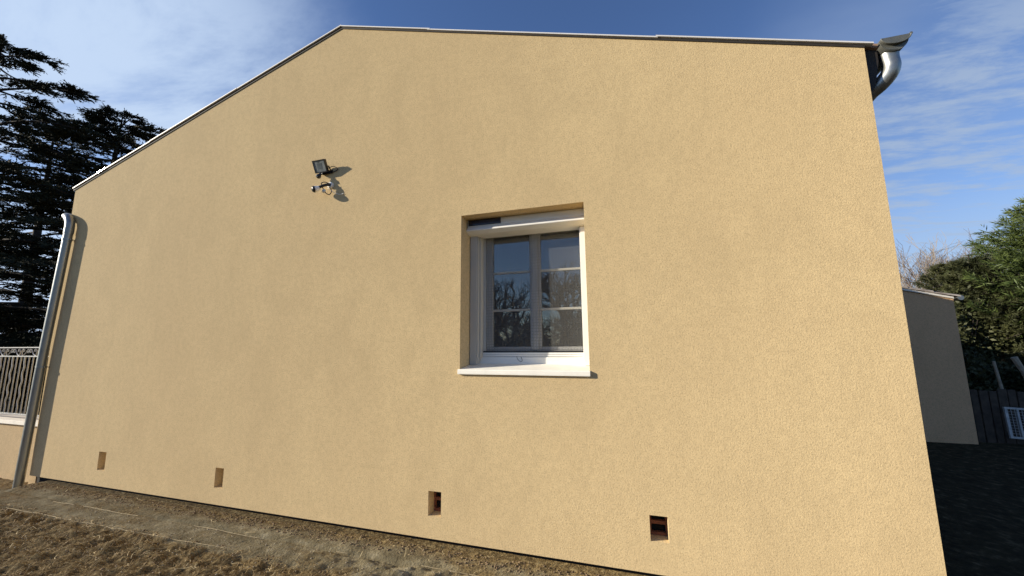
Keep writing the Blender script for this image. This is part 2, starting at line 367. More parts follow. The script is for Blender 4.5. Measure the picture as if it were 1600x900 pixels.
h = m.math('ADD', m.math('MULTIPLY', m.noise(40, 6, 0.7), 0.02), m.math('MULTIPLY', m.voro(60), 0.006)); m.bump(h, 0.9, 1.0)
g = fastmesh('ground', V, F, m.m); tag(g, kind='structure')

# ------------------------------------------------------------------ house
XL, XR, XA = -7.19, 1.67, -2.83
def roofz(x):   # height of the underside of the verge trim
    return (5.03 - (XA-x)*(5.03-3.755)/(XA-XL)) if x < XA else (5.03 - (x-XA)*(5.03-3.635)/(XR-XA))
ZB = 0.040; DEPTH = 8.6
WX0, WX1, WZ0, WZ1 = -1.385, -0.300, 1.375, 2.747
vents = [(-5.925, -5.795, 0.21, 0.412), (-4.077, -3.963, 0.197, 0.388), (-1.658, -1.540, 0.211, 0.404), (0.073, 0.193, 0.246, 0.415)]
holes = [(WX0, WX1, WZ0, WZ1)] + vents
house = thing('house', (-2.76, 0, 0), 'beige rendered single-storey house whose gable wall with one window faces the camera', 'house')
mb = MB()
cx = sorted({XL, XR, XA, *[h[0] for h in holes], *[h[1] for h in holes]})
for a, b in zip(cx[:-1], cx[1:]):
    hs = sorted([h for h in holes if h[0] <= a+1e-6 and h[1] >= b-1e-6], key=lambda h: h[2]); z = ZB
    for h in hs:
        mb.add([(a, 0, z), (b, 0, z), (b, 0, h[2]), (a, 0, h[2])], [(0, 1, 2, 3)]); z = h[3]
    mb.add([(a, 0, z), (b, 0, z), (b, 0, roofz(b)), (a, 0, roofz(a))], [(0, 1, 2, 3)])
def hole_sides(mb, h, d, bot=True):
    x0, x1, z0, z1 = h
    mb.add([(x0, 0, z0), (x0, 0, z1), (x0, d, z1), (x0, d, z0)], [(0, 1, 2, 3)]); mb.add([(x1, 0, z0), (x1, 0, z1), (x1, d, z1), (x1, d, z0)], [(0, 1, 2, 3)])
    mb.add([(x0, 0, z1), (x1, 0, z1), (x1, d, z1), (x0, d, z1)], [(0, 1, 2, 3)])
    if bot: mb.add([(x0, 0, z0), (x1, 0, z0), (x1, d, z0), (x0, d, z0)], [(0, 1, 2, 3)])
hole_sides(mb, holes[0], 0.42)
for h in vents: hole_sides(mb, h, 0.13)
# underside overhang, returns and back
mb.add([(XL, 0, ZB), (XR, 0, ZB), (XR, 0.05, ZB), (XL, 0.05, ZB)], [(0, 1, 2, 3)])
for x in (XL, XR):
    mb.add([(x, 0, ZB), (x, DEPTH, ZB), (x, DEPTH, roofz(x)), (x, 0, roofz(x))], [(0, 1, 2, 3)])
mb.add([(XL, DEPTH, ZB), (XR, DEPTH, ZB), (XR, DEPTH, roofz(XR)), (XA, DEPTH, roofz(XA)), (XL, DEPTH, roofz(XL))], [(0, 1, 2, 3, 4)])
wall = mb.build('wall', M['render'], house)
MB().box(XL+0.05, XR-0.05, 0.05, DEPTH-0.05, -0.4, ZB-0.002).build('footing', M['footing'], house)
# hollow bricks seen at the back of the ventilation openings
for i, (x0, x1, z0, z1) in enumerate(vents):
    v = MB(); e = 0.013; zm = (z0+z1)/2
    v.box(x0, x0+e, 0.10, 0.128, z0, z1).box(x1-e, x1, 0.10, 0.128, z0, z1).box(x0+e, x1-e, 0.10, 0.128, z0, z0+0.022).box(x0+e, x1-e, 0.10, 0.128, z1-0.018, z1).box(x0+e, x1-e, 0.10, 0.128, zm-0.010, zm+0.014)
    av = v.build('air_vent', M['brick'] if i > 1 else M['render'], house, bevel=0.001)
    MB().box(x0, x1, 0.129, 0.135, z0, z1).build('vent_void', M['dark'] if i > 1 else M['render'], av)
# room behind the window
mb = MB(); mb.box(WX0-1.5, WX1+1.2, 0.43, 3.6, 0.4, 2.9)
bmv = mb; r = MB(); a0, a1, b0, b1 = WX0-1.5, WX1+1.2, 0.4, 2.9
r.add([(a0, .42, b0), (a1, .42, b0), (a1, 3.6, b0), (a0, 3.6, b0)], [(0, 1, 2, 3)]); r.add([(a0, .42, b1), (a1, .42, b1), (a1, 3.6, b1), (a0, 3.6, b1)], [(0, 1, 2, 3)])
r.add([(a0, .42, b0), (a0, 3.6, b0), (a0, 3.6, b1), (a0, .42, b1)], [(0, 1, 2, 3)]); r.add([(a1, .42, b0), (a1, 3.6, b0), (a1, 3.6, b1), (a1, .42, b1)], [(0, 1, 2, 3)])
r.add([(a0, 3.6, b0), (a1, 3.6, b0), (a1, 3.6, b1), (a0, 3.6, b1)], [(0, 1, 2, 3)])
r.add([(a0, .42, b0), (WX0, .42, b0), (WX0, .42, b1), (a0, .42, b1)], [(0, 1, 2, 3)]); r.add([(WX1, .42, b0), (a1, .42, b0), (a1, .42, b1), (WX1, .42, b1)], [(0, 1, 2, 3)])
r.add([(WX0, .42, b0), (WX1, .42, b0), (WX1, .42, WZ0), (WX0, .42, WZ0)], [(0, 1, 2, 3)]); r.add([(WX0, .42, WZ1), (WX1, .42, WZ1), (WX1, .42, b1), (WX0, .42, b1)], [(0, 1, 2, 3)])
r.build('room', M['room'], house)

# roof: two slopes, verge trims with joints
roof = MB()
ovL, ovR = XL-0.03, XR+0.085
for (x0, x1) in ((ovL, XA), (XA, ovR)):
    z0, z1 = roofz(x0)+0.012, roofz(x1)+0.012
    roof.add([(x0, 0.012, z0), (x1, 0.012, z1), (x1, DEPTH+0.1, z1), (x0, DEPTH+0.1, z0), (x0, 0.012, z0+0.03), (x1, 0.012, z1+0.03), (x1, DEPTH+0.1, z1+0.03), (x0, DEPTH+0.1, z0+0.03)],
             [(0, 1, 2, 3), (4, 5, 6, 7), (0, 1, 5, 4), (2, 3, 7, 6), (0, 3, 7, 4), (1, 2, 6, 5)])
rf = roof.build('roof', M['roof_tile'], house)
def trim(x0, x1, dz=0.0, y=-0.020, up=0.0):
    t = MB(); lift = 0.022 if x1 <= XA else 0.012; zb0, zb1 = roofz(x0)+lift+dz, roofz(x1)+lift+dz; h = 0.012 if x1 <= XA else 0.011
    t.add([(x0, y, zb0), (x1, y, zb1), (x1, 0.010, zb1), (x0, 0.010, zb0), (x0, y, zb0+h), (x1, y, zb1+h+up), (x1, 0.14, zb1+h+up+0.004), (x0, 0.14, zb0+h+0.004), (x0, 0.010, zb0+h-0.004), (x1, 0.010, zb1+h-0.004)],
          [(0, 1, 2, 3), (0, 1, 5, 4), (4, 5, 6, 7), (2, 3, 8, 9), (8, 9, 6, 7)])
    return t.build('verge_trim', M['trim'], rf)
trim(ovL, -5.72); trim(-5.74, -4.3, 0.003, -0.022); trim(-4.32, XA, 0.0); trim(XA, -1.74, 0.002, -0.0215); trim(-1.77, 0.344, -0.003, -0.019); trim(0.33, ovR-0.04, 0.004, -0.022)
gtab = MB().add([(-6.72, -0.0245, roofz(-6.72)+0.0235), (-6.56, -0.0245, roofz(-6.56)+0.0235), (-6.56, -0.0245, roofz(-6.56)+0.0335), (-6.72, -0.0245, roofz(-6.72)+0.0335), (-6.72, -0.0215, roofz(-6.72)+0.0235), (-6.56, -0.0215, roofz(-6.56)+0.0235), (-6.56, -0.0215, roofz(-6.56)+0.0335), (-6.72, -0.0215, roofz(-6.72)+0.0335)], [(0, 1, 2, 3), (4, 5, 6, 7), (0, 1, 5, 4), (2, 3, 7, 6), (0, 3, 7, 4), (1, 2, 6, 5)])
gtab.build('glint_tab', M['glint'], rf)  # tab added to throw a sun glint off the verge
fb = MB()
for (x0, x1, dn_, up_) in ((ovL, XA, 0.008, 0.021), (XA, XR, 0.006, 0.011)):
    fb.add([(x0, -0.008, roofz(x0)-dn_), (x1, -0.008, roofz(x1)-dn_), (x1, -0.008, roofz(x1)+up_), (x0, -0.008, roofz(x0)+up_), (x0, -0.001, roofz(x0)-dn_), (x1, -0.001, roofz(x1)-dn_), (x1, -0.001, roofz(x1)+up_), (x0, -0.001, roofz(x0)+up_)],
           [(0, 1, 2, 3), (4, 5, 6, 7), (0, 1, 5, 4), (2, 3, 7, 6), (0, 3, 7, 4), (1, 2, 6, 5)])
fb.build('verge_shadow_strip', M['verge_shadow'], rf)  # dark strip added as the shadow under the trim
# soffit / eave timber at the right corner
sf = MB(); sf.prism([(XR+0.001, 3.64), (XR+0.088, 3.612), (XR+0.088, 3.53), (XR+0.05, 3.36), (XR+0.001, 3.27)], 1, 0.03, 0.11)
sf.box(XR+0.001, XR+0.085, 0.115, DEPTH, 3.54, 3.60).build('eave_timber', M['soffit'], house, bevel=0.004)

# gutter (half round, right eave), end cap, swan neck
def halfround(mb, cx_, cz, r, y0, y1, th=0.003, n=16):
    po = [(cx_+r*math.cos(a), cz+1.08*r*math.sin(a)) for a in [math.pi+math.pi*k/n for k in range(n+1)]]
    pi_ = [(cx_+(r-th)*math.cos(a), cz+1.08*(r-th)*math.sin(a)) for a in [2*math.pi-math.pi*k/n for k in range(n+1)]]
    return mb.prism(po+pi_, 1, y0, y1)
GX, GZ, GR = 1.832, 3.650, 0.081
gt = MB(); halfround(gt, GX, GZ, GR, -0.012, DEPTH); gt.prism([(GX+(GR-0.004)*math.cos(a), GZ+1.05*(GR-0.004)*math.sin(a)) for a in [math.pi+math.pi*k/16 for k in range(17)]], 1, -0.0118, -0.008)
gt.tube([(GX+GR+0.002, -0.034, GZ+0.004), (GX+GR+0.002, 2, GZ+0.004), (GX+GR+0.002, DEPTH, GZ+0.004)], 0.009, 8)
gutter = gt.build('gutter', M['zinc_old'], house, smooth=True)
cap = MB(); n = 18
po = [(GX+GR*math.cos(a), GZ+0.60*GR*math.sin(a)) for a in [math.pi+math.pi*k/n for k in range(n+1)]]
cap.prism(po, 1, -0.036, -0.013)
pr = [Vector((p[0], -0.034, p[1])) for p in po]; cap.tube(pr, 0.0045, 6)
cap.build('gutter_end', M['zinc_old'], gutter, smooth=True)
el = catmull([(GX-0.006, 0.055, 3.585), (GX, 0.055, 3.53), (GX+0.002, 0.056, 3.488), (GX-0.012, 0.065, 3.440), (GX-0.050, 0.095, 3.392), (GX-0.100, 0.135, 3.352), (GX-0.135, 0.17, 3.29), (GX-0.137, 0.175, 3.15), (GX-0.137, 0.175, 2.9)], 6)
neck = MB().tube(el, 0.050, 20).tube([(GX-0.137, 0.175, 2.95), (GX-0.137, 0.175, 0.0)], 0.048, 16)
neck.tube([(GX-0.004, 0.055, 3.58), (GX-0.001, 0.055, 3.525)], [0.055, 0.049], 20)
dn = neck.build('downpipe', M['zinc'], house, smooth=True); dn['label'] = 'short zinc swan neck under the gutter end'
# left downpipe
PY = -0.060
pp = [(-7.245, PY, -0.16), (-7.24, PY, 0.0), (-7.206, PY, 0.76), (-7.175, PY, 1.45), (-7.11, PY, 2.3), (-7.048, PY, 3.12), (-7.045, PY, 3.20)]
dp = MB().tube(catmull(pp, 4), 0.0450, 24)
dp.tube(catmull([(-7.045, PY, 3.17), (-7.052, PY, 3.245), (-7.095, PY, 3.315), (-7.165, PY+0.01, 3.352), (-7.235, PY+0.05, 3.37), (-7.27, 0.09, 3.38), (-7.275, 0.3, 3.40)], 6), 0.0475, 24)
dp.tube([(-7.0485, PY, 3.10), (-7.046, PY, 3.17)], 0.0485, 24)
dpo = dp.build('downpipe', M['zinc'], house, smooth=True); dpo['label'] = 'long leaning zinc downpipe at the left corner'
for (x, z) in ((-7.169, 1.36), (-7.056, 3.02)):
    br = MB().tube([(x, PY, z-0.011), (x, PY, z+0.011)], 0.0500, 24).tube([(x+0.035, PY, z), (x+0.035, 0.004, z)], 0.005, 8).box(x+0.048, x+0.075, PY-0.004, PY+0.002, z-0.010, z+0.010)
    br.build('pipe_bracket', M['zinc'], dpo, smooth=True)
hb = MB(); halfround(hb, -7.285, 3.66, 0.085, 0.32, DEPTH); hb.build('gutter', M['zinc_old'], house, smooth=True)

# window
win = thing('window_tmp', (0, 0, 0), None, None)
def bar(name, mat, x0, x1, y0, y1, z0, z1, par, bev=0.002): return MB().box(x0, x1, y0, y1, z0, z1).build(name, mat, par, bevel=bev)
bpy.data.objects.remove(win)
FY = 0.315
f = MB()
f.box(-1.340, -1.268, FY, FY+0.06, 1.49, 2.74).box(WX1-0.045, WX1-0.001, FY, FY+0.06, 1.49, 2.74).box(-1.268, WX1-0.045, FY, FY+0.06, 2.66, 2.74).box(-1.268, WX1-0.045, FY, FY+0.06, 1.49, 1.546)
frame = f.build('window', M['pvc'], house, bevel=0.002)
s = MB()
def sash(x0, x1, z0, z1, wl, wr, wt=0.040, wb=0.030, y=FY+0.012):
    s.box(x0, x0+wl, y, y+0.05, z0, z1).box(x1-wr, x1, y, y+0.05, z0, z1).box(x0+wl, x1-wr, y+0.0006, y+0.0494, z1-wt, z1).box(x0+wl, x1-wr, y+0.0006, y+0.0494, z0, z0+wb)
sash(-1.266, -0.797, 1.548, 2.657, 0.060, 0.048); sash(-0.790, WX1-0.047, 1.548, 2.657, 0.046, 0.036)
s.build('sash', M['pvc'], frame, bevel=0.004)
bar('mullion', M['pvc'], -0.822, -0.766, FY-0.004, FY+0.011, 1.55, 2.655, frame, 0.003)
for (x0, x1) in ((-1.206, -0.846), (-0.744, -0.384)):
    MB().box(x0, x1, FY+0.036, FY+0.039, 1.577, 2.618).build('pane', M['glass'], frame)
    for z in (2.265, 1.912): bar('glazing_bar', M['ivory'], x0, x1, FY+0.022, FY+0.033, z-0.010, z+0.010, frame, 0.002)
bar('window_base', M['white'], -1.345, WX1-0.004, 0.285, 0.335, 1.428, 1.489, frame, 0.002)
bar('gap_strip', M['black'], -1.29, WX1-0.045, 0.296, 0.314, 1.5285, 1.541, frame, 0.001)  # black strip painted in for the dark gap between rails and frame
# insect screen with its rails
sc_ = MB().box(-1.262, WX1-0.042, 0.3035, 0.3045, 1.50, 2.62).build('insect_screen', M['screen'], house)
bar('screen_rail', M['white'], -1.29, WX1-0.045, 0.292, 0.3115, 1.4925, 1.5085, sc_, 0.002)
bar('screen_rail', M['white'], -1.29, WX1-0.045, 0.294, 0.3115, 1.5105, 1.5275, sc_, 0.002)
# shutter guides
gl_ = MB().box(-1.379, -1.316, 0.195, 0.284, 1.424, 2.604).box(-1.315, -1.306, 0.203, 0.310, 1.455, 2.604).box(-1.305, -1.292, 0.240, 0.310, 1.478, 2.604).build('shutter_guide', M['guide_shaded'], house, bevel=0.002)
gr_ = MB().box(-0.357, -0.304, 0.195, 0.284, 1.424, 2.604).box(-0.366, -0.358, 0.203, 0.310, 1.455, 2.604).build('shutter_guide', M['white'], house, bevel=0.002)
# roller shutter box with a bulging lower edge
prof = [(0.140, 2.743), (0.140, 2.684), (0.132, 2.672), (0.122, 2.664), (0.104, 2.640), (0.106, 2.633), (0.126, 2.622), (0.150, 2.609), (0.185, 2.605), (0.30, 2.605), (0.30, 2.743)]
bx = MB().prism(prof, 0, WX0+0.002, WX1-0.002).build('shutter_box', M['white'], house, bevel=0.0012)
MB().box(-1.374, -1.058, 0.134, 0.1395, 2.688, 2.741).build('solar_panel', M['black'], bx, bevel=0.001)
MB().box(-1.345, -1.066, 0.132, 0.1336, 2.695, 2.727).build('solar_cell', M['solar'], bx)
MB().tube(catmull([(-0.965, 0.288, 1.496), (-0.955, 0.280, 1.470), (-0.925, 0.276, 1.448), (-0.913, 0.28, 1.462), (-0.925, 0.283, 1.49)], 5), 0.0016, 6).build('cord', M['rubber'], sc_)
# sill
sl_ = MB(); y0, y1 = -0.022, 0.30
sl_.prism([(y0, 1.358), (y0-0.001, 1.366), (y0, 1.392), (y0+0.004, 1.396), (y1, 1.432), (y1, 1.362), (0.02, 1.357)], 0, -1.3835, -0.3015)
sl_.prism([(y0, 1.358), (y0-0.001, 1.366), (y0, 1.392), (y0+0.004, 1.396), (-0.001, 1.3985), (-0.001, 1.357)], 0, -1.3965, -1.3835).prism([(y0, 1.358), (y0-0.001, 1.366), (y0, 1.392), (y0+0.004, 1.396), (-0.001, 1.3985), (-0.001, 1.357)], 0, -0.3015, -0.296)
sl_.build('window_sill', M['sill'], house, bevel=0.0015)

# ------------------------------------------------------------------ floodlight and camera
fl = thing('floodlight', (-2.93, 0, 3.42), 'small square black floodlight with motion sensor fixed high on the wall left of the window', 'floodlight')
tilt = Matrix.Rotation(R(27), 3, 'X') @ Matrix.Rotation(R(0), 3, 'Z')
c0 = Vector((-2.932, -0.074, 3.418))
def T(v): return c0 + tilt @ Vector(v)
TM = Matrix.Translation(c0) @ tilt.to_4x4()
b = MB().box(-0.076, 0.076, -0.003, 0.022, -0.062, 0.062, TM)
for k in range(7): b.box(-0.062+k*0.02, -0.058+k*0.02, 0.0222, 0.034, -0.05, 0.05, TM)
b.build('lamp_body', M['black'], fl, bevel=0.003)
r4 = MB().box(-0.076, -0.066, -0.010, -0.0032, -0.062, 0.062, TM).box(0.066, 0.076, -0.010, -0.0032, -0.062, 0.062, TM).box(-0.066, 0.066, -0.010, -0.0032, 0.053, 0.062, TM).box(-0.066, 0.066, -0.010, -0.0032, -0.062, -0.053, TM)
r4.build('lamp_frame', M['black'], fl, bevel=0.001)
MB().box(-0.066, 0.066, -0.006, -0.004, -0.053, 0.053, TM).build('lamp_glass', M['glass_lamp'], fl)
MB().box(-0.028, 0.028, -0.0072, -0.0064, -0.028, 0.030, TM).build('led_chip', simple('led_array', (0.10, 0.12, 0.13), 0.3, 0, 0.3), fl)
bk = MB().tube([T((0.078, 0.012, -0.01)), T((0.086, 0.02, -0.01)), (-2.845, -0.02, 3.385), (-2.845, 0.0, 3.385)], 0.007, 8).tube([T((-0.078, 0.012, -0.01)), T((-0.07, 0.05, -0.05)), (-2.95, -0.012, 3.37)], 0.006, 8)
bk.box(-2.965, -2.835, -0.012, -0.0005, 3.36, 3.395); bk.build('bracket', M['black'], fl, bevel=0.002)
sn = MB().sphere((-2.955, -0.062, 3.318), 0.024, 14, 10).tube([(-2.945, -0.045, 3.355), (-2.95, -0.055, 3.335)], 0.014, 10)
sn.build('motion_sensor', M['black'], fl, smooth=True)
MB().sphere((-2.957, -0.080, 3.312), 0.011, 10, 8).build('sensor_lens', M['glass_lamp'], fl, smooth=True)
MB().tube(catmull([T((0.06, 0.02, -0.03)), (-2.84, -0.05, 3.40), (-2.80, -0.035, 3.415), (-2.765, -0.012, 3.395), (-2.80, -0.008, 3.375), (-2.86, -0.012, 3.372)], 6), 0.0035, 7).build('cable', M['rubber'], fl)

cm = thing('security_camera', (-2.87, 0, 3.22), 'small white security camera with black face on the wall just below the floodlight', 'camera')
MB().tube([(-2.845, 0.0, 3.228), (-2.845, -0.022, 3.228), (-2.845, -0.028, 3.228)], [0.032, 0.032, 0.026], 20).build('wall_mount', M['camwhite'], cm, smooth=True)
MB().tube([(-2.845, -0.0285, 3.228), (-2.845, -0.033, 3.228)], 0.021, 16).build('mount_ring', M['black'], cm, smooth=True)
MB().tube(catmull([(-2.845, -0.03, 3.228), (-2.86, -0.055, 3.215), (-2.89, -0.075, 3.200), (-2.93, -0.085, 3.180)], 5), [0.014]*16, 10).build('arm', M['black'], cm, smooth=True)
MB().sphere((-2.948, -0.095, 3.166), 0.034, 20, 14, (1.05, 1.05, 0.95)).tube([(-2.915, -0.080, 3.185), (-2.93, -0.088, 3.175)], [0.020, 0.026], 14).build('camera_head', M['camwhite'], cm, smooth=True)
fd = Vector((-0.50, -0.80, -0.28)).normalized(); hc = Vector((-2.948, -0.095, 3.166))
MB().tube([hc+fd*0.012, hc+fd*0.028, hc+fd*0.036], [0.0335, 0.0285, 0.016], 18).build('camera_face', M['black'], cm, smooth=True)
MB().sphere((-2.885, -0.052, 3.155), 0.020, 12, 8, (1.2, .7, 1)).build('junction_box', M['ivory'], cm, smooth=True)
MB().tube(catmull([(-2.845, -0.03, 3.235), (-2.87, -0.06, 3.245), (-2.905, -0.07, 3.235), (-2.90, -0.06, 3.20), (-2.87, -0.05, 3.14), (-2.835, -0.03, 3.12), (-2.82, -0.02, 3.16), (-2.84, -0.03, 3.20)], 6), 0.0045, 7).build('cable', M['rubber'], cm)
MB().tube(catmull([(-2.865, -0.03, 3.19), (-2.82, -0.03, 3.165), (-2.77, -0.02, 3.13), (-2.72, -0.008, 3.115), (-2.68, -0.010, 3.12)], 5), 0.0022, 7).build('cable', M['camwhite'], cm)

# ------------------------------------------------------------------ low terrace wall and railing, left
lw_ = thing('low_wall', (-9, 0.25, 0), 'low cream rendered terrace wall behind the left downpipe', 'wall')
MB().box(-13.5, -6.95+(-0.245), 0.125, 0.34, -0.5, 0.588).box(-7.34, -7.196, 0.06, 0.33, -0.5, 0.56).build('wall_face', M['render_low'], lw_)
MB().box(-13.5, -7.196, 0.085, 0.38, 0.590, 0.640).build('coping', M['coping'], lw_, bevel=0.004)
rl = thing('railing', (-9, 0.16, 0.64), 'grey wrought iron railing with scrolls and twisted bars on the low terrace wall', 'railing')
RY = 0.15
MB().box(-13.4, -7.25, RY-0.02, RY+0.02, 1.600, 1.615).build('top_rail', M['iron'], rl, bevel=0.002)
MB().box(-13.4, -7.25, RY-0.008, RY+0.008, 1.478, 1.494).build('middle_rail', M['iron'], rl, bevel=0.002)
MB().box(-13.4, -7.25, RY-0.012, RY+0.012, 0.700, 0.718).build('bottom_rail', M['iron'], rl, bevel=0.002)
for x in (-7.3, -9.2, -11.1, -13.0): MB().box(x-0.015, x+0.015, RY-0.015, RY+0.015, 0.64, 1.60).build('post', M['iron'], rl, bevel=0.002)
x = -7.40; k = 0
while x > -12.9:
    b = MB()
    if k % 3 != 1: b.tube([(x, RY, 0.718), (x, RY, 1.478)], 0.0075, 6)
    else:
        b.tube([(x+0.012*math.sin(t*2*math.pi*4/32)*(1 if 3 < t < 29 else 0.2), RY, 0.718+0.76*t/32) for t in range(33)], 0.0085, 6)
    b.build('baluster', M['iron'], rl, smooth=True); x -= 0.098; k += 1
for j in range(14):
    xc = -7.62-0.39*j; b = MB()
    for sgn in (1, -1):
        pts = [(xc+sgn*(0.16-0.0), RY, 1.49), (xc+sgn*0.10, RY, 1.52), (xc+sgn*0.05, RY, 1.575), (xc+sgn*0.02, RY, 1.585), (xc+sgn*0.008, RY, 1.56), (xc+sgn*0.03, RY, 1.54), (xc+sgn*0.045, RY, 1.555)]
        b.tube(catmull(pts, 4), 0.006, 6)
        pts = [(xc+sgn*0.16, RY, 1.49), (xc+sgn*0.175, RY, 1.55), (xc+sgn*0.15, RY, 1.59), (xc+sgn*0.125, RY, 1.57), (xc+sgn*0.135, RY, 1.55)]
        b.tube(catmull(pts, 4), 0.006, 6)
    b.build('scroll', M['iron'], rl, smooth=True)

# ------------------------------------------------------------------ annex, fence, rack, stakes, right
an = thing('annex', (3.3, 6, 0), 'low rendered side annex in shadow with pale roof tiles along its sloping edge', 'annex')
AY = 5.9; AX = 5.672
def az_(x): return 2.324 + (AX-x)*0.262
MB().prism([(1.675, -0.212), (AX, -0.212), (AX, az_(AX)), (1.675, az_(1.675))], 1, AY, AY+3.4).build('wall', M['render_grey'], an)
MB().prism([(1.675, az_(1.675)+0.002), (AX, az_(AX)+0.002), (AX, az_(AX)+0.038), (1.675, az_(1.675)+0.038)], 1, AY-0.03, AY+0.02).build('mortar_bed', M['coping'], an, bevel=0.006)
ra = MB().prism([(1.675, az_(1.675)+0.04), (AX+0.09, az_(AX+0.09)+0.04), (AX+0.09, az_(AX+0.09)+0.09), (1.675, az_(1.675)+0.09)], 1, AY+0.05, AY+3.5).build('roof', M['roof_tile'], an)
x = AX+0.10; k = 0
while x > 1.8:
    L0 = 0.44; t = MB(); x1 = x; x0 = x-L0-0.05; n = 8; rad = 0.058
    ring = []
    for (xx, dz, rr_) in ((x0, 0.012, rad*0.88), (x1, 0.028, rad)):
        for th in (0, 0.012):
            ring += [(xx, AY+0.035+(rr_-th)*math.cos(math.pi*i/n)*1.1, az_(xx)+0.035+dz+(rr_-th)*math.sin(math.pi*i/n)*0.75) for i in range(n+1)]
    q = n+1; fs = []
    for i in range(n):
        fs += [(i, i+1, 2*q+i+1, 2*q+i), (q+i, 3*q+i, 3*q+i+1, q+i+1), (i, q+i, q+i+1, i+1), (2*q+i, 2*q+i+1, 3*q+i+1, 3*q+i)]
    fs += [(0, 2*q, 3*q, q), (n, q+n, 3*q+n, 2*q+n)]
    t.add(ring, fs).build('verge_tile', M['tile_pale'], ra, smooth=True); x -= L0*0.84; k += 1
MB().tube([(AX+0.10, AY-0.02, az_(AX)+0.02), (AX+0.10, AY+3.4, az_(AX)+0.02)], 0.045, 12).build('gutter', M['zinc'], an, smooth=True)

rg = random.Random(4)
fn = thing('fence', (7.3, 6.1, -0.2), 'low fence of dark weathered upright boards right of the annex', 'fence')
x = 5.70
while x < 10.2:
    wd = rg.uniform(0.095, 0.13); h = 0.70+rg.uniform(-0.025, 0.03)
    MB().box(x, x+wd, 6.10+rg.uniform(-.006, .006), 6.125, -0.30, h).build('board', M['wood_dark'], fn, bevel=0.003); x += wd+rg.uniform(0.008, 0.02)
MB().box(5.70, 10.3, 6.13, 6.17, 0.45, 0.53).box(5.70, 10.3, 6.13, 6.17, -0.05, 0.03).build('rail', M['wood_dark'], fn)
rk = thing('rack', (6.5, 5.95, 0), 'white framed wire rack leaning on the dark board fence', 'rack')
TR = Matrix.Translation((6.13, 5.95, -0.08)) @ Matrix.Rotation(R(-7), 4, 'X') @ Matrix.Rotation(R(3), 4, 'Y') @ Matrix.Scale(1.12, 4)
MB().box(0, 0.035, -0.015, 0.015, 0, 0.46, TR).box(0.14, 0.165, -0.013, 0.013, 0.03, 0.43, TR).box(0.62, 0.655, -0.015, 0.015, 0, 0.46, TR).box(0.036, 0.619, -0.0145, 0.0145, 0, 0.03, TR).box(0.036, 0.619, -0.0145, 0.0145, 0.43, 0.46, TR).build('frame', M['rack'], rk, bevel=0.002)
gm = MB()
for i in range(1, 14): gm.box(0.036+i*0.042, 0.040+i*0.042, -0.004, 0.0, 0.031, 0.429, TR)
for i in range(1, 10): gm.box(0.036, 0.619, 0.001, 0.005, 0.03+i*0.04, 0.034+i*0.04, TR)
gm.build('wire_grid', M['rack'], rk)
MB().tube([(6.88, 7.0, -0.1), (6.865, 7.0, 0.6), (6.83, 7.02, 1.16)], [0.028, 0.026, 0.022], 8).build('stake', M['wood_pale'], None)
tag(bpy.data.objects['stake'], 'thin pale wooden stake standing behind the board fence nearest the annex', 'stake')
s2 = MB().tube([(7.30, 7.0, -0.1), (7.28, 7.0, 0.7), (7.23, 7.0, 0.95), (7.14, 7.02, 1.24)], [0.03, 0.03, 0.04, 0.05], 8).build('stake', M['wood_pale'], None)
tag(s2, 'thicker bent stake with broad pale top behind the board fence', 'stake')

# ------------------------------------------------------------------ foliage
def unit(a): return a/np.maximum(np.linalg.norm(a, axis=1, keepdims=True), 1e-9)
def blades(P, D, Ln, W, rng, name, mat, parent, droop=0.0):
    """one slim rhombus per row: P base, D direction"""
    n = len(P); D = unit(D); r = unit(rng.normal(size=(n, 3))); side = unit(np.cross(D, r))
    Ln = np.asarray(Ln).reshape(-1, 1)*np.ones((n, 1)); W = np.asarray(W).reshape(-1, 1)*np.ones((n, 1))
    a = P; b = P+D*Ln*0.45+side*W; c = P+D*Ln; d = P+D*Ln*0.45-side*W
    V = np.stack([a, b, c, d], 1).reshape(-1, 3); F = np.arange(4*n).reshape(n, 4)
    return fastmesh(name, V, F, mat, parent)
def fronds(P, D, Ln, rng, k=5, w=0.10, spread=0.55):
    """each frond -> k leaflets alternately either side of a rib"""
    n = len(P); D = unit(D); r = unit(rng.normal(size=(n, 3))*np.array([1, 1, 0.35])); side = unit(np.cross(D, unit(np.cross(D, r)+1e-6)))
    Ln = np.asarray(Ln).reshape(-1, 1)*np.ones((n, 1)); PP = []; DD = []; LL = []
    for j in range(k):
        t = (j+0.3)/k; sg = 1 if j % 2 else -1
        PP.append(P+D*Ln*t); DD.append(D+side*sg*spread*(1 if j < k-1 else 0)); LL.append(Ln*(0.62*(1-t)+0.25))
    return np.concatenate(PP), np.concatenate(DD), np.concatenate(LL)

